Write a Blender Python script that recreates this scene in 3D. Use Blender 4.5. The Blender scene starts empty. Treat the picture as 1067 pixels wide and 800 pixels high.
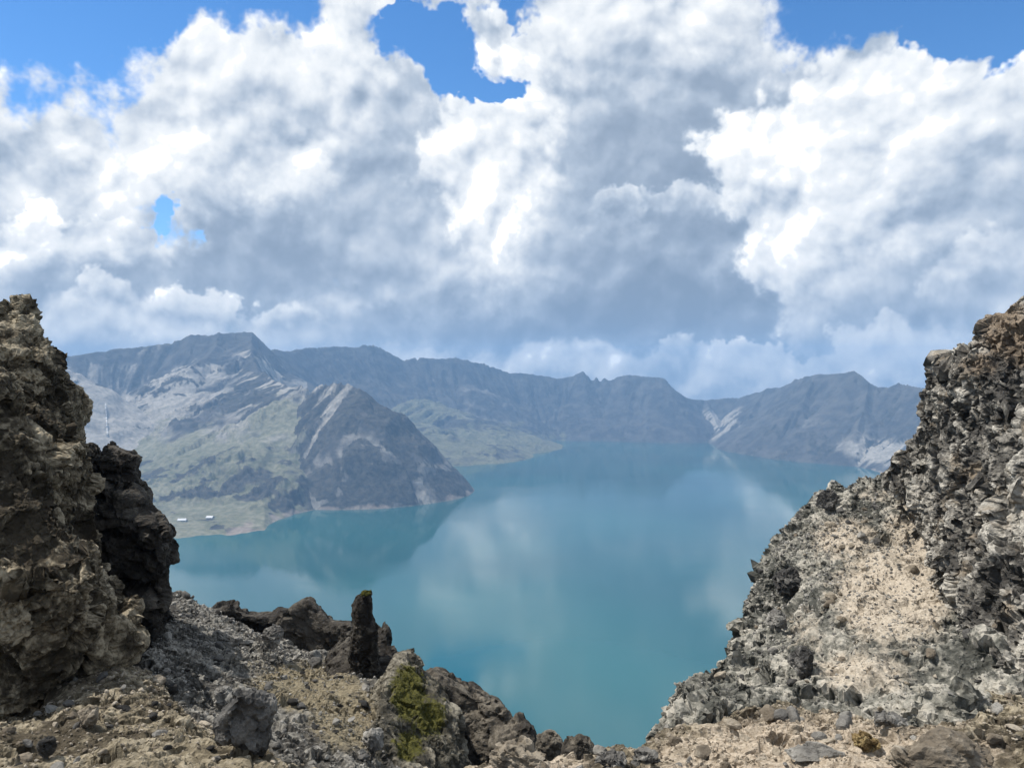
import bpy, math, random
import numpy as np
from mathutils import Vector

SC = bpy.context.scene
COL = SC.collection
rng = np.random.default_rng(7)
random.seed(7)

# ------------------------------------------------------------------ camera
CAM_Z = 480.0            # the viewpoint stands this high above the lake
F = 821.0                # focal length in pixels of a 1067 px wide frame
CX, CY, HOR = 533.5, 400.0, 388.0
PITCH = -math.atan((CY - HOR) / F)
cp, sp = math.cos(PITCH), math.sin(PITCH)


def unproj(u, v, d):
    """picture direction (u, v) and depth d -> a point of the place"""
    a = (np.asarray(u, float) - CX) / F * d
    b = (CY - np.asarray(v, float)) / F * d
    return np.stack([a, d * cp - b * sp, CAM_Z + d * sp + b * cp], -1)


def proj(p):
    x, y, z = p[..., 0], p[..., 1], p[..., 2] - CAM_Z
    d = y * cp + z * sp
    b = -y * sp + z * cp
    d = np.maximum(d, 0.05)
    return CX + F * x / d, CY - F * b / d, d


cam = bpy.data.cameras.new("camera")
cam.lens = 36.0 * F / 1067.0
cam.sensor_width = 36.0
cam.clip_start = 0.1
cam.clip_end = 40000
camo = bpy.data.objects.new("camera", cam)
COL.objects.link(camo)
camo.location = (0, 0, CAM_Z)
camo.rotation_euler = (math.pi / 2 + PITCH, 0, 0)
SC.camera = camo

# ------------------------------------------------------------------ render settings
SC.view_settings.view_transform = 'Standard'
SC.view_settings.look = 'None'
SC.view_settings.exposure = 0.12
SC.view_settings.gamma = 1.0
SC.view_settings.use_curve_mapping = False
cy = SC.cycles
cy.use_denoising = True
try:
    cy.denoiser = 'OPENIMAGEDENOISE'
    cy.denoising_prefilter = 'ACCURATE'
    cy.denoising_input_passes = 'RGB_ALBEDO_NORMAL'
except Exception:
    pass
cy.use_adaptive_sampling = True
cy.adaptive_threshold = 0.015
cy.max_bounces = 5
cy.diffuse_bounces = 2
cy.glossy_bounces = 2
cy.volume_bounces = 0
cy.transparent_max_bounces = 8
cy.caustics_reflective = False
cy.caustics_refractive = False

# ------------------------------------------------------------------ node helpers
class X:
    """a value of a node tree with arithmetic"""
    tree = None

    def __init__(self, s):
        self.s = s

    def __add__(a, b): return m('ADD', a, b)
    def __radd__(a, b): return m('ADD', b, a)
    def __sub__(a, b): return m('SUBTRACT', a, b)
    def __rsub__(a, b): return m('SUBTRACT', b, a)
    def __mul__(a, b): return m('MULTIPLY', a, b)
    def __rmul__(a, b): return m('MULTIPLY', b, a)
    def __truediv__(a, b): return m('DIVIDE', a, b)


def put(sock, v):
    if isinstance(v, X):
        X.tree.links.new(v.s, sock)
    elif hasattr(v, 'is_output'):
        X.tree.links.new(v, sock)
    else:
        sock.default_value = v


def nd(kind, **kw):
    n = X.tree.nodes.new(kind)
    for k, v in kw.items():
        setattr(n, k, v)
    return n


def m(op, *a, clamp=False):
    n = nd('ShaderNodeMath', operation=op, use_clamp=clamp)
    for i, v in enumerate(a):
        put(n.inputs[i], v)
    return X(n.outputs[0])


def vm(op, *a):
    n = nd('ShaderNodeVectorMath', operation=op)
    for i, v in enumerate(a):
        put(n.inputs[i], v)
    return X(n.outputs[1] if op in ('DOT_PRODUCT', 'LENGTH', 'DISTANCE') else n.outputs[0])


def vscale(a, f):
    n = nd('ShaderNodeVectorMath', operation='SCALE')
    put(n.inputs[0], a)
    put(n.inputs['Scale'], f)
    return X(n.outputs[0])


def xyz(x, y, z):
    n = nd('ShaderNodeCombineXYZ')
    for i, v in enumerate((x, y, z)):
        put(n.inputs[i], v)
    return X(n.outputs[0])


def sep(v):
    n = nd('ShaderNodeSeparateXYZ')
    put(n.inputs[0], v)
    return [X(o) for o in n.outputs]


def rampf(x, a, b, lo=0.0, hi=1.0, smooth=True):
    n = nd('ShaderNodeMapRange', interpolation_type='SMOOTHSTEP' if smooth else 'LINEAR', clamp=True)
    put(n.inputs[0], x)
    for i, v in enumerate((a, b, lo, hi)):
        put(n.inputs[1 + i], v)
    return X(n.outputs[0])


def noise(vec, scale, detail=6, rough=0.55, lac=2.0, dist=0.0, color=False):
    n = nd('ShaderNodeTexNoise', noise_dimensions='3D')
    put(n.inputs['Vector'], vec)
    n.inputs['Scale'].default_value = scale
    n.inputs['Detail'].default_value = detail
    n.inputs['Roughness'].default_value = rough
    n.inputs['Lacunarity'].default_value = lac
    n.inputs['Distortion'].default_value = dist
    return X(n.outputs['Color' if color else 'Fac'])


def voro(vec, scale, feature='F1', detail=0, rough=0.5, out='Distance', smooth=0.5):
    n = nd('ShaderNodeTexVoronoi', voronoi_dimensions='3D', feature=feature)
    put(n.inputs['Vector'], vec)
    n.inputs['Scale'].default_value = scale
    if 'Detail' in n.inputs:
        n.inputs['Detail'].default_value = detail
        n.inputs['Roughness'].default_value = rough
    n.normalize = detail > 0
    if feature == 'SMOOTH_F1':
        n.inputs['Smoothness'].default_value = smooth
    return X(n.outputs[out])


def mixc(f, a, b):
    n = nd('ShaderNodeMix', data_type='RGBA', clamp_factor=True)
    put(n.inputs['Factor'], f)
    for name, v in (('A', a), ('B', b)):
        s = [i for i in n.inputs if i.name == name and i.type == 'RGBA'][0]
        if isinstance(v, tuple):
            v = tuple(v) + ((1.0,) if len(v) == 3 else ())
        put(s, v)
    return X([o for o in n.outputs if o.type == 'RGBA'][0])


def attr(name):
    n = nd('ShaderNodeAttribute', attribute_name=name)
    return X(n.outputs['Fac'])
# ------------------------------------------------------------------ light
SUN_AZ = math.radians(-80)      # to the left of the view, beyond the crags
SUN_EL = math.radians(60)
sun_dir = Vector((math.sin(SUN_AZ) * math.cos(SUN_EL), math.cos(SUN_AZ) * math.cos(SUN_EL), math.sin(SUN_EL)))
sl = bpy.data.lights.new("sun", 'SUN')
sl.energy = 5.0
sl.angle = math.radians(0.5)
sl.color = (1.0, 0.94, 0.85)
so = bpy.data.objects.new("sun", sl)
COL.objects.link(so)
so.location = (-400, 300, 1200)
so.rotation_euler = (-sun_dir).to_track_quat('-Z', 'Y').to_euler()

# ------------------------------------------------------------------ sky with cumulus
W = bpy.data.worlds.new("World")
SC.world = W
W.use_nodes = True
nt = W.node_tree
nt.nodes.clear()
X.tree = nt


def build_sky():
    tc = nd('ShaderNodeTexCoord')
    P = vm('NORMALIZE', X(tc.outputs['Generated']))
    px_, py_, pz_ = sep(P)
    az = m('ARCTAN2', px_, py_) * 57.29578
    el = m('ARCSINE', pz_) * 57.29578
    V = xyz(az, el, 0.0)

    sky = nd('ShaderNodeTexSky', sky_type='NISHITA')
    sky.sun_disc = False
    sky.sun_elevation = SUN_EL
    sky.sun_rotation = SUN_AZ
    sky.altitude = 2600
    sky.air_density = 1.0
    sky.dust_density = 0.3
    sky.ozone_density = 2.0
    blue = X(sky.outputs[0])
    hs = nd('ShaderNodeHueSaturation')
    hs.inputs['Saturation'].default_value = 1.25
    hs.inputs['Value'].default_value = 1.2
    put(hs.inputs['Color'], blue)
    blue = X(hs.outputs[0])

    # cloud billows: the same relief read twice, the second time a little towards the sun
    w = noise(P, 3.4, 2, 0.5, color=True)
    P2 = vm('ADD', P, vscale(vm('SUBTRACT', w, (0.5, 0.5, 0.5)), 0.07))

    def relief(vec, d):
        f = noise(vec, 4.6, d, 0.58)
        puff = voro(vec, 9.0, 'F1', 3.0 if d > 5 else 2.0, 0.55)
        return (f - 0.5) * 1.5 + (0.36 - puff * puff * 3.5) * BILLOW
    toward = Vector((-0.5, 0.0, 1.0)).normalized() * 0.02
    h0 = relief(P2, 7)
    h1 = relief(vm('ADD', P2, tuple(toward)), 5)
    F1 = noise(P2, 22.0, 5, 0.52)
    F2_ = noise(vm('ADD', P2, tuple(toward * 0.4)), 22.0, 4, 0.52)
    fine = F1 - F2_
    lit = h0 - h1                                   # > 0 where a billow faces the light
    # lobed outlines
    wv = noise(P, 7.0, 5, 0.66, color=True)
    Vw = vm('ADD', V, vm('MULTIPLY', vm('SUBTRACT', wv, (0.5, 0.5, 0.5)), (12.0, 12.0, 0.0)))
    wa, we, _ = sep(Vw)

    def ang(u, v):
        a = math.atan((u - CX) / F)
        return math.degrees(a), math.degrees(math.atan((HOR - v) / F * math.cos(a)))

    def blob(u, v, ru, rv, vec=None, hard=0.0):
        a, e = ang(u, v)
        sa, se = ru / 14.3, rv / 14.3
        n = nd('ShaderNodeVectorMath', operation='MULTIPLY_ADD')
        put(n.inputs[0], xyz(wa, we, vec))      # the third number only keeps the sums in order
        n.inputs[1].default_value = (1 / sa, 1 / se, 0)
        n.inputs[2].default_value = (-a / sa, -e / se, 0)
        q = X(n.outputs[0])
        d = vm('DOT_PRODUCT', q, q)
        return rampf(d, 2.2, hard, 0.0, 1.0)

    def total(lst, s):
        for (u, v, ru, rv, k) in lst:
            s = blob(u, v, ru, rv, s) * k + s
        return s

    # where the sky is open
    holes = total(HOLES, 0.0)
    behind = rampf(m('ABSOLUTE', az), 60, 100, 0.0, 0.45)  # unseen cloud behind and overhead, its amount set to whiten the shadow fill
    above = rampf(el, 36, 58, 0.0, 0.45)
    dens = (0.80 - holes * 1.18) - m('MAXIMUM', behind, above) + h0 * 0.75 + (F1 - 0.5) * 1.05
    cover = rampf(dens, -0.06, 0.40)
    thick = rampf(dens, 0.1, 0.9)

    PS = [(q[:6] + (q[6] - 0.17,)) for q in PUFFS]
    L = total(LIGHTS, BASE_L - thick * 0.12 + rampf(dens, 0.30, 0.0, 0.0, 0.2))
    for (u, v, ru, rv, gx, gy, top) in PS:
        a, e = ang(u, v)
        sa, se = ru / 14.3, rv / 14.3
        n = nd('ShaderNodeVectorMath', operation='MULTIPLY_ADD')
        put(n.inputs[0], xyz(wa, we, L))
        n.inputs[1].default_value = (1 / sa, 1 / se, 0)
        n.inputs[2].default_value = (-a / sa, -e / se, 0)
        q = X(n.outputs[0])
        body = 1.0 - vm('DOT_PRODUCT', q, q) + h0 * 1.6
        fade = rampf(vm('DOT_PRODUCT', q, (gx, gy, 0.0)), -0.9, 0.9)
        k = rampf(body, -0.05, 0.25 if ru > 148 else 0.5) * fade
        L = L + k * (top - L)
    broken = (noise(P2, 6.5, 7, 0.62) - 0.5) * BROKEN
    soft = rampf(L, 0.1, 0.85, 0.52, 1.0)          # shaded undersides are smoother than the lit billows
    L = L + (lit * EMBOSS + fine * FINE_EMB) * soft + h0 * 0.10 + broken
    n = nd('ShaderNodeValToRGB')
    cr = n.color_ramp
    stops = [(0.0, (0.245, 0.318, 0.425)), (0.22, (0.325, 0.402, 0.515)), (0.38, (0.44, 0.52, 0.63)), (0.56, (0.64, 0.70, 0.78)),
             (0.72, (0.82, 0.86, 0.90)), (0.86, (0.94, 0.96, 0.98)), (1.0, (1.40, 1.40, 1.37))]
    cr.elements[0].position, cr.elements[0].color = stops[0][0], stops[0][1] + (1,)
    cr.elements[1].position, cr.elements[1].color = stops[-1][0], stops[-1][1] + (1,)
    for p_, c_ in stops[1:-1]:
        e_ = cr.elements.new(p_)
        e_.color = c_ + (1,)
    put(n.inputs[0], rampf(L, -0.30, 1.30, smooth=False))
    cloud = X(n.outputs[0])
    bg = nd('ShaderNodeBackground')
    put(bg.inputs['Color'], blue)
    bg.inputs['Strength'].default_value = SKY_STRENGTH
    bg2 = nd('ShaderNodeBackground')
    put(bg2.inputs['Color'], cloud)
    bg2.inputs['Strength'].default_value = CLOUD_STRENGTH
    mx = nd('ShaderNodeMixShader')
    put(mx.inputs[0], cover)
    nt.links.new(bg.outputs[0], mx.inputs[1])
    nt.links.new(bg2.outputs[0], mx.inputs[2])
    out = nd('ShaderNodeOutputWorld')
    nt.links.new(mx.outputs[0], out.inputs[0])


SKY_STRENGTH = 0.15
CLOUD_STRENGTH = 1.0
BILLOW = 0.85
EMBOSS = 2.3
BASE_L = 0.58
BROKEN = 0.72
FINE_EMB = 0.9
HOLES = [(15, -8, 115, 84, 1.0), (190, -42, 140, 50, 1.0), (455, 52, 66, 36, 1.12), (505, 84, 30, 16, 0.6), (545, -2, 26, 16, 0.8),
         (400, 22, 18, 10, 0.6), (930, -15, 120, 50, 1.0), (1050, 12, 80, 38, 1.0), (160, 200, 26, 20, 0.58), (180, 228, 18, 30, 0.62)]
LIGHTS = [(480, 150, 55, 100, 0.20), (512, 165, 44, 100, 0.46), (790, 250, 50, 50, 0.12),  # (u, v, radius, radius, how much lighter or darker the cloud body is)
    (700, 225, 105, 140, -0.42), (620, 325, 180, 36, -0.30), (270, 268, 70, 40, -0.36), (385, 190, 90, 110, -0.22),
    (60, 300, 100, 40, -0.24), (1010, 240, 80, 60, -0.16), (900, 310, 120, 34, -0.25), (450, 345, 130, 28, -0.30),
    (200, 115, 170, 75, 0.24), (780, 378, 300, 20, 0.34), (180, 350, 140, 14, 0.2), (100, 170, 70, 40, -0.1)]
# (u, v, radius, radius, lit side x, lit side y, lightness of that side)
PUFFS = [(690, 40, 150, 100, 0.0, 1.0, 1.2), (935, 190, 165, 150, -0.8, 0.6, 1.15), (180, 110, 210, 120, -0.4, 0.9, 1.16),
         (350, 40, 90, 70, 0.1, 1.0, 1.15), (505, 150, 75, 130, -0.5, 0.8, 1.3), (60, 165, 90, 60, 0.0, 1.0, 1.05),
         (25, 258, 75, 38, 0.0, 1.0, 1.15), (225, 330, 140, 32, 0.1, 1.0, 1.12), (495, 240, 46, 36, 0.3, 1.0, 1.2),
         (650, 235, 40, 26, 0.2, 1.0, 0.80), (705, 228, 40, 32, 0.2, 1.0, 0.84), (880, 250, 90, 60, -0.5, 0.9, 1.05), (830, 368, 130, 26, 0.1, 1.0, 1.0),
         (1030, 300, 60, 40, -0.4, 1.0, 0.85), (290, 180, 60, 40, 0.0, 1.0, 0.98), (120, 250, 50, 30, 0.0, 1.0, 0.85)]
build_sky()
try:
    W.cycles.sampling_method = 'MANUAL'
    W.cycles.sample_map_resolution = 512
except Exception:
    pass
# ------------------------------------------------------------------ numeric noise
_G = rng.normal(size=(256, 3)).astype(np.float32)
_G /= np.linalg.norm(_G, axis=1, keepdims=True)


def hsh(ix, iy, iz, seed):
    h = (ix.astype(np.uint32) * np.uint32(374761393) + iy.astype(np.uint32) * np.uint32(668265263)
         + iz.astype(np.uint32) * np.uint32(2147483647 - 58) + np.uint32(seed * 974711 + 12345))
    h = (h ^ (h >> np.uint32(13))) * np.uint32(1274126177)
    h = (h ^ (h >> np.uint32(16))) * np.uint32(2246822519)
    return h ^ (h >> np.uint32(15))


def perlin(p, seed=0):
    out = np.empty(len(p), np.float32)
    for a in range(0, len(p), 400000):
        q = p[a:a + 400000]
        i = np.floor(q).astype(np.int32)
        f = (q - i).astype(np.float32)
        u = f * f * f * (f * (f * 6 - 15) + 10)
        acc = np.zeros(len(q), np.float32)
        for dx in (0, 1):
            wx = u[:, 0] if dx else 1 - u[:, 0]
            for dy in (0, 1):
                wy = u[:, 1] if dy else 1 - u[:, 1]
                for dz in (0, 1):
                    wz = u[:, 2] if dz else 1 - u[:, 2]
                    g = _G[hsh(i[:, 0] + dx, i[:, 1] + dy, i[:, 2] + dz, seed) & np.uint32(255)]
                    acc += wx * wy * wz * (g[:, 0] * (f[:, 0] - dx) + g[:, 1] * (f[:, 1] - dy) + g[:, 2] * (f[:, 2] - dz))
        out[a:a + 400000] = acc * 1.6
    return out


def fbm(p, octaves=5, gain=0.5, seed=0, ridged=False):
    s, a, k = np.zeros(len(p), np.float32), 1.0, 1.0
    for o in range(octaves):
        n = perlin(p * k, seed + o)
        s += a * ((1 - 2 * np.abs(n)) if ridged else n)
        a *= gain
        k *= 2.03
    return s


def blocks(p, seed=0):
    """nearest jittered cell: random number of the cell, tilt of its face, distance to the crack"""
    N = len(p)
    R, T, E = np.empty(N, np.float32), np.empty(N, np.float32), np.empty(N, np.float32)
    for a in range(0, N, 300000):
        q = p[a:a + 300000].astype(np.float32)
        i = np.floor(q).astype(np.int32)
        n = len(q)
        b1, b2 = np.full(n, 9, np.float32), np.full(n, 9, np.float32)
        bh, bd = np.zeros(n, np.uint32), np.zeros((n, 3), np.float32)
        for dx in (-1, 0, 1):
            for dy in (-1, 0, 1):
                for dz in (-1, 0, 1):
                    c = i + np.array([dx, dy, dz], np.int32)
                    h = hsh(c[:, 0], c[:, 1], c[:, 2], seed)
                    j = np.stack([(h & np.uint32(1023)), (h >> np.uint32(10)) & np.uint32(1023), (h >> np.uint32(20)) & np.uint32(1023)], -1).astype(np.float32) / 1023
                    d = q - (c + 0.1 + 0.8 * j)
                    r = (d * d).sum(1)
                    near = r < b1
                    b2 = np.where(near, b1, np.minimum(b2, r))
                    b1 = np.where(near, r, b1)
                    bh = np.where(near, h, bh)
                    bd[near] = d[near]
        R[a:a + n] = (bh * np.uint32(2654435761) >> np.uint32(9) & np.uint32(4095)).astype(np.float32) / 2047.5 - 1
        T[a:a + n] = (bd * _G[(bh >> np.uint32(7)) & np.uint32(255)]).sum(1)
        E[a:a + n] = np.sqrt(b2) - np.sqrt(b1)
    return R, T, E


# ------------------------------------------------------------------ mesh helpers
def mesh_obj(name, V, Q, mat, parent=None, smooth=True, attrs=None, origin=None):
    V = np.asarray(V, np.float64)
    o_ = np.array(origin if origin is not None else (0, 0, 0), float)
    me = bpy.data.meshes.new(name)
    Q = np.asarray(Q, np.int32)
    k = Q.shape[1]
    me.vertices.add(len(V))
    me.vertices.foreach_set('co', (V - o_).astype(np.float32).ravel())
    me.loops.add(Q.size)
    me.loops.foreach_set('vertex_index', Q.ravel())
    me.polygons.add(len(Q))
    me.polygons.foreach_set('loop_start', np.arange(0, Q.size, k, dtype=np.int32))
    me.polygons.foreach_set('use_smooth', np.full(len(Q), smooth, bool))
    me.update(calc_edges=True)
    me.validate()
    for n, a in (attrs or {}).items():
        at = me.attributes.new(n, 'FLOAT', 'POINT')
        at.data.foreach_set('value', np.asarray(a, np.float32))
    if mat:
        me.materials.append(mat)
    o = bpy.data.objects.new(name, me)
    COL.objects.link(o)
    o.location = o_
    if parent is not None:
        o.parent = parent
        o.location = o_ - np.array(parent.location)
    return o


def tag(o, label=None, cat=None, group=None, kind=None):
    if label: o['label'] = label
    if cat: o['category'] = cat
    if group: o['group'] = group
    if kind: o['kind'] = kind
    return o


def material(name, build):
    mt = bpy.data.materials.new(name)
    mt.use_nodes = True
    mt.node_tree.nodes.clear()
    X.tree = mt.node_tree
    out = nd('ShaderNodeOutputMaterial')
    build(out)
    return mt


def principled(out, color, rough=0.9, normal=None, spec=0.25):
    b = nd('ShaderNodeBsdfPrincipled')
    put(b.inputs['Base Color'], color)
    put(b.inputs['Roughness'], rough)
    put(b.inputs['Specular IOR Level'], spec)
    if normal is not None:
        put(b.inputs['Normal'], normal)
    X.tree.links.new(b.outputs[0], out.inputs['Surface'])
    return b


def bump(h, strength=0.5, dist=0.1, normal=None):
    n = nd('ShaderNodeBump')
    n.inputs['Strength'].default_value = strength
    n.inputs['Distance'].default_value = dist
    put(n.inputs['Height'], h)
    if normal is not None:
        put(n.inputs['Normal'], normal)
    return X(n.outputs[0])


def position():
    return X(nd('ShaderNodeNewGeometry').outputs['Position'])


def grid_quads(nr, nc, wrap=False):
    i = np.arange(nr - 1)[:, None] * nc + np.arange(nc - 1)[None, :]
    return np.stack([i, i + 1, i + nc + 1, i + nc], -1).reshape(-1, 4)


# ------------------------------------------------------------------ lake
def mat_lake(out):
    p = position()
    sx = vm('MULTIPLY', p, (1.0, 1.0, 1.0))
    w1 = noise(sx, 0.10, 4, 0.65)
    w2 = noise(vm('MULTIPLY', p, (0.35, 1.0, 1.0)), 0.9, 3, 0.6)
    patch = rampf(noise(vm('MULTIPLY', p, (0.45, 1.0, 1.0)), 0.0024, 5, 0.6), 0.40, 0.62)          # patches of wind on the water
    nrm = bump(w1 * 0.8 + w2 * 0.12, 0.035, 1.0)
    body = mixc(rampf(noise(p, 0.0011, 2, 0.5), 0.35, 0.7), (0.005, 0.076, 0.085), (0.011, 0.106, 0.110))
    b = nd('ShaderNodeBsdfPrincipled')
    put(b.inputs['Base Color'], body)
    put(b.inputs['Roughness'], 0.060 + patch * 0.065)
    b.inputs['IOR'].default_value = 1.44
    put(b.inputs['Normal'], nrm)
    X.tree.links.new(b.outputs[0], out.inputs['Surface'])


M_lake = material("lake_water", mat_lake)
nx_, ny_ = 40, 40
gx, gy = np.meshgrid(np.linspace(-8000, 8000, nx_), np.linspace(-2500, 8600, ny_))
lake = mesh_obj("lake", np.stack([gx.ravel(), gy.ravel(), np.zeros(gx.size)], -1), grid_quads(ny_, nx_), M_lake)
tag(lake, kind='structure')

# ------------------------------------------------------------------ the caldera: ridges that fall off on both sides
# each ridge: [(u, v, distance)], fall near the crest, reach of that steep part, fall below it
RIDGES = {
    'rim': ([(-900, 360, 3300), (-500, 352, 4200), (-150, 366, 4900), (60, 372, 5000), (75, 370, 5000), (140, 362, 5000), (180, 358, 4950), (200, 351, 4900),
             (230, 348, 4850), (262, 346, 4850), (271, 356, 4900), (280, 365, 5050), (300, 365, 5300), (330, 362, 5500), (380, 360, 5700),
             (396, 362, 5750), (412, 371, 5800), (420, 375, 5800), (440, 374, 5850), (475, 372, 5900), (500, 379, 6000), (530, 388, 6100),
             (570, 391, 6150), (580, 394, 6150), (598, 391, 6150), (603, 389, 6150), (607, 387, 6150), (611, 392, 6150), (616, 396, 6150), (621, 394, 6150), (625, 398, 6150), (630, 394, 6150), (634, 397, 6150), (642, 395, 6150), (655, 390, 6100), (675, 392, 6050), (690, 394, 6000),
             (705, 408, 6050), (715, 414, 6100), (735, 417, 6200), (770, 414, 6100), (795, 407, 5900), (800, 404, 5800), (812, 404, 5700), (830, 396, 5500),
             (850, 390, 5250), (872, 388, 5150), (890, 387, 5050), (905, 398, 4980), (915, 403, 4950), (937, 402, 4850), (965, 405, 4750), (1067, 398, 4300), (1300, 380, 3500), (1700, 370, 2700)],
            1.05, 230, 0.62),
    'west_spur': ([(40, 380, 4150), (85, 392, 4150), (110, 420, 4080), (133, 455, 4000)], 0.75, 200, 0.6),
    'peak_spur': ([(225, 360, 4750), (215, 372, 4500), (197, 385, 4330), (165, 425, 4120), (147, 452, 3980)], 0.80, 150, 0.50),
    'crag_spur': ([(262, 350, 4800), (262, 372, 4450), (268, 385, 4200), (285, 396, 3900), (300, 402, 3720), (318, 406, 3560)], 0.62, 120, 0.47, 2.2),
    'headland': ([(335, 405, 3420), (352, 404, 3340), (375, 405, 3255), (385, 411, 3245), (392, 418, 3242)], 1.02, 130, 0.90, 1.0),
    'bench': ([(440, 415, 5350), (480, 432, 5150), (512, 444, 5120), (532, 452, 5140), (545, 459, 5160)], 0.40, 60, 0.30),
    'low_shore': ([(430, 440, 4700), (455, 452, 4600), (470, 462, 4450), (478, 474, 4300)], 0.25, 100, 0.22),
    'gap_spur': ([(735, 417, 6200), (742, 432, 5950), (752, 452, 5650)], 0.9, 100, 0.7),
    'east_spur': ([(798, 405, 5850), (785, 425, 5600), (772, 450, 5350)], 0.9, 120, 0.75),
    'east_rib': ([(850, 390, 5250), (835, 420, 5000), (822, 450, 4800)], 1.0, 80, 0.8),
    'east_rib_b': ([(905, 398, 4980), (900, 425, 4750), (890, 452, 4560)], 1.0, 80, 0.8),
}
AZ = np.radians(np.arange(-46, 44, 0.072))
DI = np.concatenate([np.arange(2250, 3600, 9.0), np.arange(3600, 6300, 11.5), np.arange(6300, 8200, 60.0)])
GA, GD = np.meshgrid(AZ, DI)
TX, TY = (GD * np.sin(GA)).ravel(), (GD * np.cos(GA)).ravel()


def crest_points(pts):
    a = unproj(np.array([q[0] for q in pts]), np.array([q[1] for q in pts]), 1.0)
    a = a - np.array([0, 0, CAM_Z])
    a = a / np.hypot(a[:, 0], a[:, 1])[:, None] * np.array([q[2] for q in pts])[:, None]
    a[:, 2] += CAM_Z
    return a


wx = fbm(np.stack([TX / 420, TY / 420, np.full(TX.shape, 3.3)], -1), 3, 0.5, 31) * 70
wy = fbm(np.stack([TX / 420, TY / 420, np.full(TX.shape, 7.7)], -1), 3, 0.5, 41) * 70
TZ = np.full(TX.shape, -400.0)
TID = np.zeros(TX.shape, np.int16)
TR = np.zeros(TX.shape)
TCH = np.zeros(TX.shape)
for k, (name, (pts, s1, r1, s2, *right)) in enumerate(RIDGES.items()):
    right = right[0] if right else 1.0
    c = crest_points(pts)
    along = np.concatenate([[0], np.cumsum(np.linalg.norm(np.diff(c, axis=0), axis=1))])
    lo, hi = c.min(0)[:2] - 1500, c.max(0)[:2] + 1500
    sel = np.where((TX > lo[0]) & (TX < hi[0]) & (TY > lo[1]) & (TY < hi[1]))[0]
    best, bs, br = np.full(len(sel), -1e9), np.zeros(len(sel)), np.zeros(len(sel))
    fadew = 0.0
    qx, qy = TX[sel], TY[sel]
    for j in range(len(c) - 1):
        e = c[j + 1] - c[j]
        t = ((qx - c[j, 0]) * e[0] + (qy - c[j, 1]) * e[1]) / (e[0] ** 2 + e[1] ** 2)
        t = np.clip(t, 0, 1)
        r = np.hypot(qx - c[j, 0] - t * e[0], qy - c[j, 1] - t * e[1])
        cross = e[0] * (qy - c[j, 1]) - e[1] * (qx - c[j, 0])          # which side of the crest
        side = 1 + (right - 1) * np.clip(0.5 + cross / np.hypot(e[0], e[1]) / np.maximum(r, 60), 0, 1)
        h = c[j, 2] + t * e[2] - side * (s1 * np.minimum(r, r1) + s2 * np.maximum(0, r - r1))
        up = h > best
        best[up] = h[up]
        br[up] = r[up]
        bs[up] = (along[j] + t * (along[j + 1] - along[j]))[up]
    # gullies running down the fall line
    ang_ = bs + wx[sel] * 0.6
    g = fbm(np.stack([ang_ / 95, br / 900 + k * 5, wy[sel] / 900], -1), 4, 0.55, 11 + k, ridged=True)
    best += (g - 0.55) * (40 if k == 4 else 17 if k == 0 else 30) * np.clip(br / 150, 0.05, 1) * np.clip((best + 40) / 160, 0.12, 1)
    chute = fbm(np.stack([ang_ / 48, br / 420 + k * 3, wy[sel] / 600], -1), 4, 0.6, 131 + k)
    up = best > TZ[sel]
    TZ[sel[up]] = best[up]
    TID[sel[up]] = k
    TR[sel[up]] = br[up]
    TCH[sel[up]] = chute[up]
# green valley floor rising from the left shore
U_, V_, D_ = proj(np.stack([TX, TY, np.maximum(TZ, 0)], -1))
floor_ = (GD.ravel() - 2500) * 0.095 + 10 * fbm(np.stack([TX / 260, TY / 260, np.zeros(TX.shape)], -1), 4, 0.5, 77)
floor_ = floor_ * 1.0 - np.clip((np.degrees(GA.ravel()) + 17.5) / 6, 0, 3) * 160
val = np.maximum(TZ, floor_) + 18 * np.exp(-np.abs(TZ - floor_) / 30)
isfloor = floor_ > TZ - 12
TZ = np.where(floor_ > -30, val, TZ)
rough = fbm(np.stack([TX / 130, TY / 130, TZ / 130], -1), 6, 0.52, 5)
rockn = fbm(np.stack([TX / 60, TY / 60, TZ / 60], -1), 4, 0.6, 55, ridged=True)
TZ += rough * 9 * np.clip((TZ + 10) / 60, 0.05, 1)
crag = np.clip(fbm(np.stack([TX / 330, TY / 330, TZ / 200], -1), 4, 0.55, 91) * 1.6 + 0.1, 0, 1)
crag = np.where(np.isin(TID, [3, 4]), crag, crag * 0.6)
TZ += crag * (rockn - 0.3) * 17 * np.clip(TZ / 40, 0, 1)
TZ = np.maximum(TZ, -8)
nr_, nc_ = GD.shape

# what covers the ground where: grass, pale scree, dark rock
U_, V_, D_ = proj(np.stack([TX, TY, np.maximum(TZ, 0)], -1))
gn = fbm(np.stack([TX / 240, TY / 240, TZ / 240], -1), 5, 0.55, 201)
gn2 = fbm(np.stack([TX / 90, TY / 90, TZ / 90], -1), 5, 0.55, 221)


def spot(x, y, rx, ry):
    c = unproj(x, y, 1.0)
    return np.exp(-(((U_ - x) / rx) ** 2 + ((V_ - y) / ry) ** 2))


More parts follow.
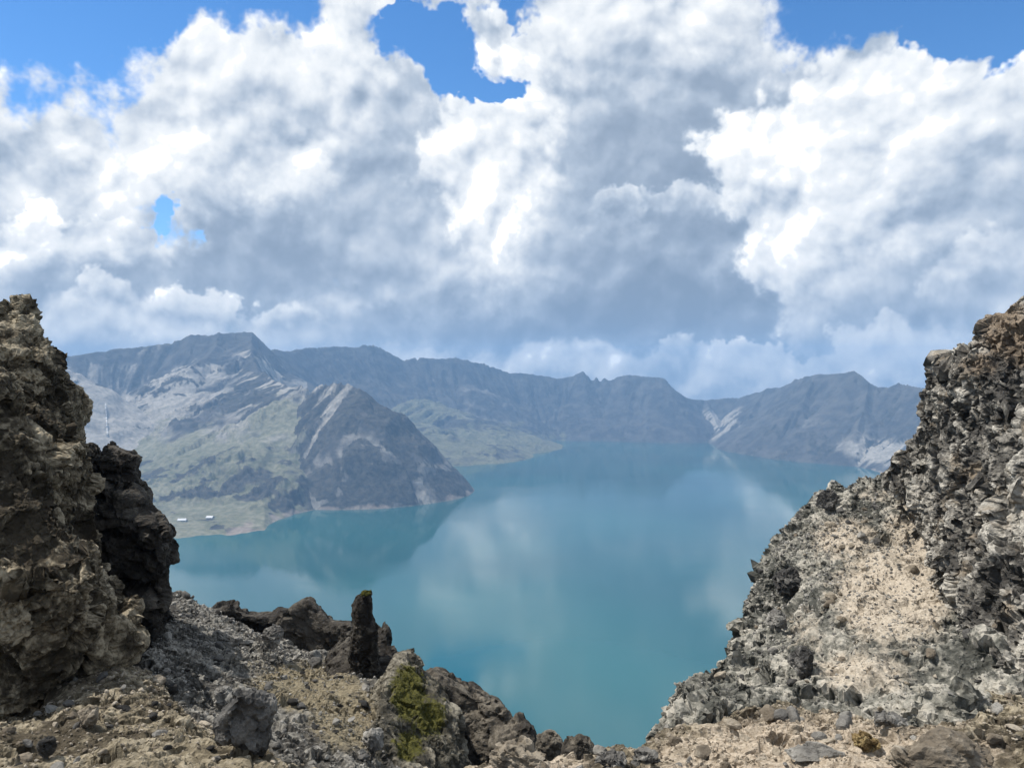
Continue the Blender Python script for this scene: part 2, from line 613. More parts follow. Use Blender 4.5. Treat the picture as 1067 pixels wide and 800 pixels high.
west = TX < 0
near_l = np.clip((430 - U_) / 60, 0, 1) * (D_ < 4600)
scree = np.zeros(TX.shape)
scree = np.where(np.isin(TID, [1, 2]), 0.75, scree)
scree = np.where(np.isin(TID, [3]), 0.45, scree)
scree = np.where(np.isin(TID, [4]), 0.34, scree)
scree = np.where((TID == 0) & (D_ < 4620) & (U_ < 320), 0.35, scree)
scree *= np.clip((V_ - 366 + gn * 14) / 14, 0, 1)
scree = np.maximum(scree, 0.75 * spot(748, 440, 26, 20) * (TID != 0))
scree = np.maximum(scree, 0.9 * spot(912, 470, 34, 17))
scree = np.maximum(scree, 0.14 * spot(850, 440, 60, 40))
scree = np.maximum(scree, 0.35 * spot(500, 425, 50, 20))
grass = np.where(isfloor & west, 1.0, 0.0)
grass = np.maximum(grass, np.where(np.isin(TID, [2, 3]), np.clip((V_ - 415) / 60, 0, 1), 0))
grass = np.maximum(grass, np.where(np.isin(TID, [5, 6]), 0.8, 0))
grass = np.maximum(grass, 0.9 * spot(300, 440, 50, 45) * (D_ < 4000))
grass = np.maximum(grass, 0.55 * np.clip((V_ - 425) / 30, 0, 1) * ((U_ > 400) & (U_ < 590) & (D_ > 4000)))
grass = np.clip(grass - np.clip((U_ - 300 + gn2 * 30) / 70, 0, 1) * (D_ < 3700), 0, 1)
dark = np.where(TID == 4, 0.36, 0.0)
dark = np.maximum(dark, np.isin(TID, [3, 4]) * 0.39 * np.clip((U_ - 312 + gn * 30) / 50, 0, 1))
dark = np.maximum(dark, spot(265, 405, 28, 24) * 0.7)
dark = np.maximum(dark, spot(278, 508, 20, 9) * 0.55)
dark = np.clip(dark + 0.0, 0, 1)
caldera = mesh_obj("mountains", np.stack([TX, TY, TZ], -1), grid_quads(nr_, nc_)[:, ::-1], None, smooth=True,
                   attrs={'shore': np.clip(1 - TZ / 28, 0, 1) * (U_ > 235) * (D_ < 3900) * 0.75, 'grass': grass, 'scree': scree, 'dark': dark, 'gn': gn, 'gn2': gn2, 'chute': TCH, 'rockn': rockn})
tag(caldera, kind='structure')


def mat_caldera(out):
    p = position()
    n1 = noise(p, 0.012, 8, 0.62)
    n2 = noise(p, 0.05, 6, 0.65)
    geo = nd('ShaderNodeNewGeometry')
    nz = sep(X(geo.outputs['Normal']))[2]
    ch = attr('chute')
    gn_, gn2_, gr, sc_, dk = attr('gn'), attr('gn2'), attr('grass'), attr('scree'), attr('dark')
    base = mixc(rampf(n1, 0.35, 0.65), (0.058, 0.059, 0.060), (0.112, 0.107, 0.100))  # dark tone puts the cloud shadow of the far walls into the rock colour
    pale = mixc(rampf(n2, 0.3, 0.7), (0.25, 0.235, 0.21), (0.40, 0.375, 0.335))
    green = mixc(rampf(n2, 0.35, 0.65), (0.120, 0.130, 0.078), (0.215, 0.205, 0.140))
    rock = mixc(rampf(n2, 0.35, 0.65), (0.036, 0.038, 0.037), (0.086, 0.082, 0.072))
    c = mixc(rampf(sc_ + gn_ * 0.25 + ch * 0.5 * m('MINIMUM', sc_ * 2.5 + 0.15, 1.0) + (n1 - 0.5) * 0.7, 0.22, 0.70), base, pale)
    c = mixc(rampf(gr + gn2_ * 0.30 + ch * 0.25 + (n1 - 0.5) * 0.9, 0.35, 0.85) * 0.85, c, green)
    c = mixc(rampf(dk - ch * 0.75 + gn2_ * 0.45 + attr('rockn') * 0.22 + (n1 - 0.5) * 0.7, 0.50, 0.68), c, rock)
    shore = attr('shore')
    c = mixc(rampf(shore + gn2_ * 0.5, 0.45, 0.75) * 0.8, c, mixc(rampf(n2, 0.3, 0.7), (0.24, 0.195, 0.165), (0.34, 0.29, 0.25)))
    h = n1 * 30.0 + n2 * 6.0
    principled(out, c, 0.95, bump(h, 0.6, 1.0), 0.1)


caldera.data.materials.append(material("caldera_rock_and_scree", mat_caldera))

# ------------------------------------------------------------------ the hillside under the viewpoint, down to the water
HA = np.radians(np.arange(-180, 180.1, 1.0))
HR = np.concatenate([np.linspace(0.5, 40, 70), np.geomspace(41, 900, 70)])
A2, R2 = np.meshgrid(HA, HR)
hu = CX + F * np.tan(np.clip(A2, -1.2, 1.2))
notch = np.clip(np.minimum((hu - 280) / 200, (840 - hu) / 110), 0, 1) * (np.abs(A2) < 1.2)
back = np.clip((np.abs(A2) - 1.6) / 0.8, 0, 1)
fall = 0.33 + 0.65 * notch
hz = 475 - fall * np.maximum(0, np.minimum(R2, 34) - 4.5) - 1.0 * np.maximum(0, R2 - 34)
hz = hz * (1 - back) + back * (475 - 0.12 * R2)
hp = np.stack([(R2 * np.sin(A2)).ravel(), (R2 * np.cos(A2)).ravel(), hz.ravel()], -1)
hp[:, 2] += fbm((hp / 9).astype(np.float32), 5, 0.5, 61) * np.clip(R2.ravel() / 60, 0.1, 1) * 2.5
hp[:, 2] = np.maximum(hp[:, 2], -8)
hillside = mesh_obj("hillside", hp, grid_quads(*A2.shape)[:, ::-1], None)
tag(hillside, kind='structure')
hillside.data.materials.append(material("hillside_rubble", lambda out: principled(
    out, mixc(rampf(noise(position(), 0.4, 8, 0.65), 0.3, 0.7), (0.08, 0.075, 0.065), (0.24, 0.22, 0.19)), 0.95, bump(noise(position(), 1.3, 8, 0.65), 0.7, 0.5), 0.1)))

# ------------------------------------------------------------------ haze
hm = bpy.data.materials.new("haze_air")
hm.use_nodes = True
hm.node_tree.nodes.clear()
X.tree = hm.node_tree
ho = nd('ShaderNodeOutputMaterial')
pv = nd('ShaderNodeVolumePrincipled')
pv.inputs['Color'].default_value = (0.31, 0.585, 1.0, 1)
pv.inputs['Density'].default_value = HAZE_D if 'HAZE_D' in globals() else 0.000125
pv.inputs['Anisotropy'].default_value = 0.0
X.tree.links.new(pv.outputs[0], ho.inputs['Volume'])
hv = np.array([(x, y, z) for z in (-10.0, 760.0) for y in (-2600.0, 8700.0) for x in (-8100.0, 8100.0)])
hq = np.array([(0, 2, 3, 1), (4, 5, 7, 6), (0, 1, 5, 4), (2, 6, 7, 3), (0, 4, 6, 2), (1, 3, 7, 5)])
haze = mesh_obj("haze", hv, hq, hm, smooth=False)
tag(haze, kind='stuff')
# ------------------------------------------------------------------ rock bodies of the foreground
def rot_z(a):
    return np.array([[math.cos(a), -math.sin(a), 0], [math.sin(a), math.cos(a), 0], [0, 0, 1]])


def rot_x(a):
    return np.array([[1, 0, 0], [0, math.cos(a), -math.sin(a)], [0, math.sin(a), math.cos(a)]])


def rot_y(a):
    return np.array([[math.cos(a), 0, math.sin(a)], [0, 1, 0], [-math.sin(a), 0, math.cos(a)]])


def surface_nets(Fd, org, h):
    S = Fd < 0
    n0, n1, n2 = Fd.shape
    cs = [(a, b, c) for a in (0, 1) for b in (0, 1) for c in (0, 1)]
    cnt = np.zeros((n0 - 1, n1 - 1, n2 - 1), np.int8)
    for a, b, c in cs:
        cnt += S[a:n0 - 1 + a, b:n1 - 1 + b, c:n2 - 1 + c]
    act = np.argwhere((cnt > 0) & (cnt < 8))
    idx = np.full(cnt.shape, -1, np.int32)
    idx[act[:, 0], act[:, 1], act[:, 2]] = np.arange(len(act))
    vals = {c: Fd[act[:, 0] + c[0], act[:, 1] + c[1], act[:, 2] + c[2]] for c in cs}
    acc = np.zeros((len(act), 3))
    num = np.zeros(len(act))
    for c in cs:
        for ax in range(3):
            if c[ax] == 0:
                d = list(c); d[ax] = 1; d = tuple(d)
                va, vb = vals[c], vals[d]
                x = (va < 0) != (vb < 0)
                t = np.where(x, va / np.where(x, va - vb, 1), 0)
                q = np.array(c, float)[None, :].repeat(len(act), 0)
                q[:, ax] += t
                acc += q * x[:, None]
                num += x
    V = (act + acc / num[:, None]) * h + org
    quads = []
    for ax in range(3):
        o1, o2 = (ax + 1) % 3, (ax + 2) % 3
        a_ = [slice(1, n - 1) for n in Fd.shape]
        b_ = list(a_)
        a_[ax] = slice(0, Fd.shape[ax] - 1)
        b_[ax] = slice(1, Fd.shape[ax])
        sa, sb = S[tuple(a_)], S[tuple(b_)]
        e = np.argwhere(sa != sb)
        flip = sa[e[:, 0], e[:, 1], e[:, 2]]
        base = e + np.array([0 if i == ax else 1 for i in range(3)])
        q = []
        for (i, j) in ((-1, -1), (0, -1), (0, 0), (-1, 0)):
            w = base.copy()
            w[:, o1] += i
            w[:, o2] += j
            q.append(idx[w[:, 0], w[:, 1], w[:, 2]])
        q = np.stack(q, -1)
        q[~flip] = q[~flip][:, ::-1]
        quads.append(q)
    Q = np.concatenate(quads)
    return V, Q[(Q >= 0).all(1)]


def normals(V, Q):
    n = np.cross(V[Q[:, 2]] - V[Q[:, 0]], V[Q[:, 3 % Q.shape[1]]] - V[Q[:, 1]])
    N = np.zeros_like(V)
    for i in range(Q.shape[1]):
        for k in range(3):
            N[:, k] += np.bincount(Q[:, i], n[:, k], len(V))
    return N / np.maximum(np.linalg.norm(N, axis=1), 1e-9)[:, None]


class Spline2:
    """thin plate through control points (u, v) -> 1/depth"""
    def __init__(self, pts):
        self.p = np.array([(a / 100, b / 100) for a, b, _ in pts], float)
        y = 1 / np.array([c for _, _, c in pts], float)
        n = len(pts)
        if n < 3:
            self.c = None
            self.m = y.mean()
            return
        A = np.zeros((n + 3, n + 3))
        A[:n, :n] = self.k(np.linalg.norm(self.p[:, None] - self.p[None], axis=-1)) + np.eye(n) * 1e-3
        A[:n, n] = 1
        A[:n, n + 1:] = self.p
        A[n:, :n] = A[:n, n:].T
        self.c = np.linalg.lstsq(A, np.concatenate([y, [0, 0, 0]]), rcond=None)[0]

    @staticmethod
    def k(r):
        return np.where(r > 1e-9, r * r * np.log(np.maximum(r, 1e-9)), 0)

    def __call__(self, u, v):
        if self.c is None:
            return np.full(u.shape, 1 / self.m)
        u, v = u / 100, v / 100
        s = self.c[-3] + self.c[-2] * u + self.c[-1] * v
        for (a, b), w in zip(self.p, self.c):
            s = s + w * self.k(np.hypot(u - a, v - b))
        return 1 / np.clip(s, 1 / 80, 1 / 1.6)


def outline_field(poly, step):
    P_ = np.array(poly, float)
    lo, hi = P_.min(0) - 90, P_.max(0) + 90
    us, vs = np.arange(lo[0], hi[0], step), np.arange(lo[1], hi[1], step)
    U, Vv = np.meshgrid(us, vs, indexing='ij')
    d = np.full(U.shape, 1e9)
    ins = np.zeros(U.shape, bool)
    for (x0, y0), (x1, y1) in zip(P_, np.roll(P_, -1, 0)):
        ex, ey = x1 - x0, y1 - y0
        t = np.clip(((U - x0) * ex + (Vv - y0) * ey) / max(ex * ex + ey * ey, 1e-9), 0, 1)
        d = np.minimum(d, (U - x0 - t * ex) ** 2 + (Vv - y0 - t * ey) ** 2)
        if y0 != y1:
            ins ^= ((y0 > Vv) != (y1 > Vv)) & (U < (x1 - x0) * (Vv - y0) / (y1 - y0) + x0)
    d = np.sqrt(d)
    return np.where(ins, -d, d), lo, step


def rock_body(outline, depth, T, h, k=0.5, lumps=(), soft=0.0, seed=0, pad=0.5, clip=None, step=2.0, big=0.35, bigs=2.2, smooth=None, shrink=0.0):
    fld, lo, st = outline_field(outline, step)
    sp_ = Spline2(depth)
    P_ = np.array(outline, float)
    uu = np.concatenate([P_[:, 0], [q[0] for q in depth]])
    vv = np.concatenate([P_[:, 1], [q[1] for q in depth]])
    dd = sp_(uu, vv)
    allp = np.concatenate([unproj(uu, vv, np.maximum(dd - 0.6, 0.8)), unproj(uu, vv, dd + T + 0.4)])
    a, b = allp.min(0) - pad, allp.max(0) + pad
    if clip is not None:
        for i, (c0, c1) in enumerate(clip):
            if c0 is not None: a[i] = max(a[i], c0)
            if c1 is not None: b[i] = min(b[i], c1)
    dims = np.ceil((b - a) / h).astype(int) + 1
    Fd = np.empty(tuple(dims), np.float32)
    ys, zs = a[1] + np.arange(dims[1]) * h, a[2] + np.arange(dims[2]) * h
    for i in range(dims[0]):
        p = np.stack(np.broadcast_arrays(np.full((1, 1), a[0] + i * h), ys[:, None], zs[None, :]), -1)
        u, v, d = proj(p)
        iu = np.clip((u - lo[0]) / st, 0, fld.shape[0] - 1.001)
        iv = np.clip((v - lo[1]) / st, 0, fld.shape[1] - 1.001)
        i0, j0 = iu.astype(int), iv.astype(int)
        fu, fv = iu - i0, iv - j0
        s = (fld[i0, j0] * (1 - fu) + fld[i0 + 1, j0] * fu) * (1 - fv) + (fld[i0, j0 + 1] * (1 - fu) + fld[i0 + 1, j0 + 1] * fu) * fv
        s = s / F * d + shrink
        fr = sp_(np.clip(u, lo[0], lo[0] + st * fld.shape[0]), np.clip(v, lo[1], lo[1] + st * fld.shape[1]))
        A, B = fr - d, d - fr - T
        m1 = np.maximum(A, B)
        q = np.maximum(k - np.abs(m1 - s), 0) / k
        Fd[i] = np.maximum(m1, s) + q * q * k * 0.25
    # a closed body even where the grid ends
    Fd[0], Fd[-1] = np.maximum(Fd[0], h), np.maximum(Fd[-1], h)
    Fd[:, 0], Fd[:, -1] = np.maximum(Fd[:, 0], h), np.maximum(Fd[:, -1], h)
    Fd[:, :, 0], Fd[:, :, -1] = np.maximum(Fd[:, :, 0], h), np.maximum(Fd[:, :, -1], h)
    V, Q = surface_nets(Fd, a, h)
    N = normals(V, Q)
    if big:
        V = V + N * (fbm((V / bigs).astype(np.float32), 3, 0.5, seed + 300) * big)[:, None]
        N = normals(V, Q)
    return shatter(V, Q, lumps, seed, N, smooth)


def refine(V, Q, tone=None, margin=60):
    """split the faces that can be seen into four"""
    c = V[Q].mean(1)
    n = np.cross(V[Q[:, 2]] - V[Q[:, 0]], V[Q[:, 3]] - V[Q[:, 1]])
    view = c - np.array([0, 0, CAM_Z])
    u, v, d = proj(c)
    # seen from the viewpoint or from a few steps to its side
    face = np.zeros(len(Q), bool)
    for off in (-2.5, 0, 2.5):
        face |= (n * (view - np.array([off, 0, 0]))).sum(1) < 0.15 * np.linalg.norm(n, axis=1) * d
    vis = face & (u > -margin) & (u < 1067 + margin) & (v > -margin) & (v < 800 + margin)
    A, B = Q[vis], Q[~vis]
    E = np.concatenate([A[:, [i, (i + 1) % 4]] for i in range(4)])
    E.sort(1)
    key = E[:, 0].astype(np.int64) * len(V) + E[:, 1]
    uq, inv = np.unique(key, return_inverse=True)
    e0, e1 = uq // len(V), uq % len(V)
    mid = len(V) + inv.reshape(4, -1)
    cen = len(V) + len(uq) + np.arange(len(A))
    V2 = np.concatenate([V, (V[e0] + V[e1]) / 2, V[A].mean(1)])
    Q2 = np.concatenate([np.stack([A[:, i], mid[i], cen, mid[(i + 3) % 4]], -1) for i in range(4)] + [B])
    if tone is None:
        return V2, Q2
    return V2, Q2, np.concatenate([tone, (tone[e0] + tone[e1]) / 2, tone[A].mean(1)])


def shatter(V, Q, lumps, seed, N=None, smooth=None):
    """break a surface into blocks or knobs at several sizes; returns the random number of each block too"""
    N = normals(V, Q) if N is None else N
    tone = np.zeros(len(V), np.float32)
    bed = rot_z(0.5) @ rot_x(0.55)
    for i, (style, s, amp) in enumerate(lumps):
        if style == 'refine':
            V, Q, tone = refine(V, Q, tone)
            N = normals(V, Q)
            continue
        w = V + 0.22 * s * np.stack([perlin((V / s * 1.3).astype(np.float32), seed + 900 + 3 * i + c) for c in range(3)], -1)
        A = amp
        if s < 0.7:       # some faces stay plain, others crumble
            A = amp * np.clip(0.75 + 1.5 * fbm((V / 1.3).astype(np.float32), 3, 0.5, seed + 400 + i), 0.36, 1.6)
        if smooth is not None:
            A = A * (1 - 0.62 * np.clip(smooth(V), 0, 1))
        st = {'block': (0.80, 0.80, 1.5), 'slab': (0.55, 0.55, 1.9), 'column': (1.5, 1.5, 0.45), 'knob': (1, 1, 1)}.get(style)
        if st:
            wr = (w - V.mean(0)) @ bed if style in ('block', 'slab') else w
            R, Tt, E = blocks((wr / s * np.array(st)).astype(np.float32), seed + 50 * i)
            if style == 'knob':
                disp = A * (0.5 * R + 1.6 * np.sqrt(np.clip(E, 0, 1)) - 0.95)
            else:
                disp = A * (0.6 * R + 1.25 * Tt - 0.15) - A * 0.75 * np.exp(-E / 0.05)
            tone += R * (0.45 if s > 0.4 else 0.35)
        else:
            disp = A * fbm((V / s).astype(np.float32), 4, 0.55, seed + 70 * i)
        V = V + N * np.asarray(disp)[:, None]
        if i < len(lumps) - 1:
            N = normals(V, Q)
    return V, Q, tone


# ---- rock materials
def rock_material(name, tones, grain=1.0, moss=None, rough=0.92, bumpiness=1.0, dust=None, lichen=None):
    """tones: dark, middle, pale rock colours"""
    def build(out):
        p = position()
        n1 = noise(p, 0.45 * grain, 6, 0.6)
        n2 = noise(p, 3.1 * grain, 8, 0.68)
        n3 = noise(p, 17.0 * grain, 6, 0.7)
        t = attr('tone')
        c = mixc(rampf((n1 - 0.5) * 1.5 + (n2 - 0.5) * 1.3 + t * 0.30 + 0.5, 0.28, 0.72), tones[0], tones[1])
        c = mixc(rampf((n2 - 0.5) * 1.6 + t * 0.45 + (n3 - 0.5) * 1.3 + (n1 - 0.5) * 0.8 + 0.28, 0.30, 0.85), c, tones[2])
        c = mixc(rampf(n3, 0.55, 0.75) * 0.45, c, tuple(x * 0.45 for x in tones[0]))
        if lichen:
            c = mixc(rampf(noise(p, 1.1 * grain, 5, 0.65), 0.55, 0.68) * 0.7, c, lichen)
        if dust:
            c = mixc(rampf(attr('dust') + (n2 - 0.5) * 0.9, 0.35, 0.65), c, mixc(rampf(n3, 0.3, 0.7), dust[0], dust[1]))
        if moss:
            c = mixc(rampf(attr('moss') + (n2 - 0.5) * 1.1 + (n3 - 0.5) * 0.5, 0.45, 0.65), c, mixc(rampf(n3, 0.35, 0.65), moss[0], moss[1]))
        h = n2 * 0.10 / grain + n3 * 0.035 / grain + noise(p, 60.0 * grain, 3, 0.6) * 0.010 / grain
        principled(out, c, rough, bump(h, 0.9 * bumpiness, 1.0), 0.15)
    return material(name, build)


M_tuff = rock_material("brown_tuff", ((0.048, 0.039, 0.027), (0.165, 0.137, 0.094), (0.410, 0.352, 0.255)))
M_basalt = rock_material("dark_basalt", ((0.026, 0.023, 0.020), (0.055, 0.049, 0.042), (0.115, 0.104, 0.088)))  # dark rock, its colour also carrying the shade on the pillar
M_scree = rock_material("grey_scree", ((0.062, 0.058, 0.052), (0.160, 0.151, 0.133), (0.340, 0.322, 0.285)),
                        dust=((0.140, 0.118, 0.078), (0.300, 0.258, 0.180)))
M_ground = rock_material("brown_rubble", ((0.080, 0.066, 0.046), (0.220, 0.186, 0.128), (0.410, 0.355, 0.262)), dust=((0.280, 0.225, 0.165), (0.560, 0.480, 0.380)))
M_slope = rock_material("pale_ash_slope", ((0.070, 0.071, 0.062), (0.225, 0.218, 0.188), (0.460, 0.430, 0.370)),
                        dust=((0.330, 0.282, 0.220), (0.560, 0.495, 0.405)))
M_cliff = rock_material("grey_breccia", ((0.072, 0.068, 0.062), (0.265, 0.248, 0.218), (0.520, 0.490, 0.430)), lichen=(0.300, 0.245, 0.180),
                        dust=((0.130, 0.100, 0.072), (0.320, 0.255, 0.190)))
M_bank = rock_material("brown_bank_rock", ((0.045, 0.040, 0.034), (0.105, 0.092, 0.074), (0.200, 0.178, 0.145)))
M_boulder = rock_material("weathered_boulder", ((0.050, 0.048, 0.046), (0.115, 0.110, 0.103), (0.240, 0.230, 0.210)), grain=1.6)
M_mossy = rock_material("mossy_rock", ((0.050, 0.046, 0.036), (0.140, 0.126, 0.098), (0.300, 0.275, 0.220)),
                        moss=((0.040, 0.041, 0.010), (0.105, 0.098, 0.024)))
M_stone = rock_material("stone_grey", ((0.110, 0.105, 0.098), (0.230, 0.220, 0.200), (0.360, 0.345, 0.315)), grain=1.6)
M_stone_dark = rock_material("stone_dark", ((0.030, 0.029, 0.028), (0.065, 0.062, 0.058), (0.120, 0.112, 0.100)), grain=1.6)
M_stone_tan = rock_material("stone_tan", ((0.150, 0.125, 0.095), (0.280, 0.240, 0.185), (0.420, 0.370, 0.300)), grain=1.6)

SURF = {}     # surfaces that loose stones can lie on


def rock(name, outline, depth, T, h, mat, lumps, seed, attrs=None, parent=None, **kw):
    V, Q, tone = rock_body(outline, depth, T, h, lumps=lumps, seed=seed, **kw)
    at = {'tone': tone}
    for n, fn in (attrs or {}).items():
        at[n] = fn(V)
    org = V[V[:, 2].argsort()[:200]].mean(0)
    o = mesh_obj(name, V, Q, mat, attrs=at, origin=org, parent=parent, smooth=False)
    SURF[name if name not in SURF else o.name] = (V, Q)
    return o


def spots(*lst):
    """how strongly each point lies in one of some patches (u, v, radius, radius)"""
    def fn(V):
        u, v, d = proj(V)
        s = np.zeros(len(V))
        for (a, b, ra, rb, w) in lst:
            s = np.maximum(s, w * np.exp(-((u - a) / ra) ** 2 - ((v - b) / rb) ** 2))
        return s
    return fn


ground = rock("ground", [(-500, 720), (-100, 748), (0, 746), (40, 728), (85, 705), (120, 694), (150, 700), (172, 715), (200, 760), (300, 812), (420, 812), (505, 806), (600, 800),
                         (660, 788), (690, 776), (720, 765), (760, 752), (850, 744), (1000, 742), (1067, 738), (1500, 730), (1500, 1080), (-500, 1080)],
              [(-400, 760, 11), (0, 748, 12), (120, 695, 13.5), (0, 800, 8), (200, 800, 8), (400, 850, 6.5), (540, 805, 6), (540, 850, 5.2), (700, 780, 8.5), (900, 745, 11), (900, 800, 7.0), (1067, 742, 10.5), (1300, 790, 8),
               (0, 1000, 3.6), (540, 1000, 3.4), (1067, 1000, 3.5)], 4.0, 0.05, M_ground,
              [('fbm', 1.6, 0.16), ('block', 0.5, 0.07), ('refine', 0, 0), ('block', 0.19, 0.05), ('block', 0.075, 0.02), ('fbm', 0.05, 0.004)], 1, big=0.12, clip=((-7.5, 7.5), (3.0, None), (None, None)),
              attrs={'dust': spots((850, 790, 220, 60, 0.9), (560, 800, 90, 40, 0.7))})
tag(ground, kind='structure')

crag = rock("crag", [(-400, 320), (-100, 345), (0, 392), (25, 409), (50, 432), (68, 460), (78, 500), (82, 540), (95, 565), (110, 598), (124, 640), (131, 680), (128, 720), (100, 790), (-400, 860)],
            [(0, 400, 14), (70, 480, 14.5), (0, 500, 12.6), (-200, 500, 11.5), (0, 590, 11.2), (100, 610, 12.0), (0, 660, 11.6), (0, 745, 13.0), (110, 700, 13.6), (-300, 700, 11)], 5.0, 0.055, M_tuff,
            [('fbm', 1.4, 0.25), ('block', 1.3, 0.20), ('block', 0.45, 0.09), ('refine', 0, 0), ('knob', 0.15, 0.04), ('block', 0.07, 0.016), ('fbm', 0.05, 0.005)], 2, big=0.4, k=1.0, shrink=0.12, clip=((-11, None), (None, None), (None, None)))
tag(crag, "large lumpy brown crag lit on its upper face at the left edge", "crag")
tower = rock("crag", [(-400, 240), (-100, 285), (0, 302), (18, 301), (37, 305), (38, 318), (43, 330), (50, 347), (58, 357), (64, 366), (72, 382), (78, 398), (84, 412), (90, 432), (93, 455), (93, 500), (95, 640), (-400, 640)],
             [(0, 310, 18), (60, 380, 17.5), (0, 420, 16.5), (85, 440, 17.5), (-200, 400, 16), (0, 600, 16.5)], 5.0, 0.06, M_tuff,
             [('fbm', 1.3, 0.25), ('block', 1.2, 0.13), ('block', 0.5, 0.10), ('refine', 0, 0), ('block', 0.19, 0.045), ('block', 0.08, 0.018), ('fbm', 0.06, 0.006)], 33, big=0.22, k=0.8, shrink=0.20, clip=((-12, None), (None, None), (None, None)))
tag(tower, "dark jagged rock tower rising into the sky behind the lumpy brown crag", "crag")
pillar = rock("rock_pillar", [(50, 475), (80, 466), (92, 462), (97, 453), (104, 460), (112, 460), (118, 452), (127, 456), (126, 463), (142, 467), (151, 478), (147, 490), (146, 500), (155, 508), (160, 518),
                              (160, 530), (172, 540), (178, 548), (180, 570), (178, 600), (179, 630), (175, 660), (173, 690), (168, 720), (150, 760), (50, 760)],
              [(100, 470, 18.5), (150, 480, 18.8), (100, 560, 18.8), (170, 560, 18.2), (150, 620, 18.8), (120, 700, 18.5), (170, 690, 18.2)], 4.0, 0.06, M_basalt,
              [('fbm', 0.9, 0.12), ('slab', 1.1, 0.22), ('block', 0.5, 0.10), ('refine', 0, 0), ('block', 0.18, 0.03), ('fbm', 0.08, 0.006)], 4, big=0.15, k=0.5, shrink=0.20)
tag(pillar, "black shaded rock pillar with knobbly top standing right of the lumpy brown crag", "rock pillar")
scree = rock("scree_slope", [(120, 760), (150, 690), (170, 650), (178, 624), (190, 628), (215, 637), (240, 650), (280, 662), (300, 670), (330, 680), (360, 690), (388, 700), (400, 715), (398, 760), (404, 790), (440, 815), (520, 830), (520, 980), (60, 980), (60, 800)],
             [(180, 630, 25), (250, 655, 26), (330, 690, 24), (200, 720, 15), (160, 800, 9.5), (400, 800, 13.5), (400, 720, 19), (300, 800, 10.5), (300, 740, 15.5), (300, 950, 6.5)], 5.0, 0.065, M_scree,
             [('fbm', 1.5, 0.16), ('block', 0.6, 0.08), ('block', 0.25, 0.05), ('refine', 0, 0), ('block', 0.13, 0.035), ('block', 0.065, 0.016), ('fbm', 0.05, 0.004)], 5, big=0.25,
             attrs={'dust': spots((320, 715, 70, 30, 1.0), (370, 750, 60, 40, 0.9), (260, 690, 40, 15, 0.5))})
tag(scree, kind='structure')
ledge = rock("rock_ledge", [(210, 665), (222, 637), (235, 630), (242, 627), (248, 636), (268, 640), (286, 640), (290, 634), (303, 632), (314, 626), (322, 625), (330, 632), (336, 640), (343, 648), (365, 651), (376, 660), (376, 715), (300, 715), (235, 690)],
             [(230, 640, 28), (300, 650, 28.5), (360, 665, 27.5), (300, 690, 28.5)], 3.2, 0.08, M_basalt,
             [('fbm', 0.9, 0.07), ('slab', 1.0, 0.12), ('refine', 0, 0), ('block', 0.3, 0.035), ('block', 0.12, 0.012)], 6, big=0.2, k=0.4)
tag(ledge, "low black rock ledge with a raised block on top beyond the grey scree", "rock ledge")
spire = rock("rock_spire", [(362, 720), (366, 668), (369, 655), (368, 636), (373, 622), (380, 616), (387, 623), (388, 640), (393, 652), (393, 675), (397, 700), (393, 745), (372, 745)],
             [(380, 630, 21.6), (380, 700, 21.0)], 1.0, 0.045, M_basalt, [('fbm', 0.5, 0.06), ('column', 0.42, 0.085), ('refine', 0, 0), ('block', 0.24, 0.06), ('block', 0.11, 0.028)], 7, big=0.08, k=0.35)
tag(spire, "slim upright dark rock spire with a moss tuft on its tip", "rock spire")
shoulder = rock("rock_outcrop", [(326, 712), (345, 682), (358, 668), (368, 658), (392, 651), (398, 656), (401, 647), (406, 652), (408, 668), (412, 684), (416, 705), (402, 735), (388, 760), (372, 745), (350, 722)],
                [(345, 690, 22.4), (400, 670, 22.6), (380, 740, 20.5)], 1.6, 0.05, M_basalt, [('fbm', 0.6, 0.05), ('column', 0.6, 0.11), ('block', 0.25, 0.035), ('refine', 0, 0), ('block', 0.1, 0.014)], 8, big=0.15, k=0.4)
tag(shoulder, "ragged dark rock outcrop at the foot of the slim spire", "outcrop")
mound = rock("mossy_mound", [(385, 790), (394, 740), (399, 705), (410, 692), (418, 681), (428, 678), (432, 692), (441, 700), (456, 708), (466, 722), (474, 745), (482, 770), (492, 840), (380, 840)],
             [(425, 690, 19.0), (430, 750, 15.8), (400, 800, 13.2), (470, 780, 16)], 3.0, 0.05, M_mossy, [('fbm', 0.8, 0.12), ('block', 0.6, 0.10), ('block', 0.2, 0.035), ('refine', 0, 0), ('block', 0.08, 0.014), ('fbm', 0.05, 0.005)], 9, big=0.2, k=0.8,
             attrs={'moss': spots((426, 722, 24, 36, 1.0), (447, 745, 26, 32, 0.85), (425, 778, 24, 24, 0.8))})
tag(mound, "rounded rock mound with bright green moss on its face", "mound")
bank = rock("rock_bank", [(430, 712), (448, 704), (470, 706), (495, 715), (513, 727), (526, 741), (531, 755), (545, 750), (554, 757), (560, 775), (562, 840), (430, 840)],
            [(460, 715, 20), (520, 750, 19.5), (480, 780, 19.6), (550, 790, 18.5)], 3.0, 0.06, M_bank, [('fbm', 0.9, 0.12), ('block', 0.9, 0.12), ('block', 0.3, 0.04), ('refine', 0, 0), ('block', 0.12, 0.015)], 10, big=0.25, k=0.5)
tag(bank, "dark rounded rock bank sloping down right of the mossy mound", "rock bank")
DUSTY = spots((930, 620, 80, 70, 0.86), (960, 560, 50, 50, 0.86), (900, 700, 80, 30, 0.7), (880, 560, 50, 30, 0.75), (840, 660, 40, 50, 0.5), (910, 515, 40, 15, 0.5))
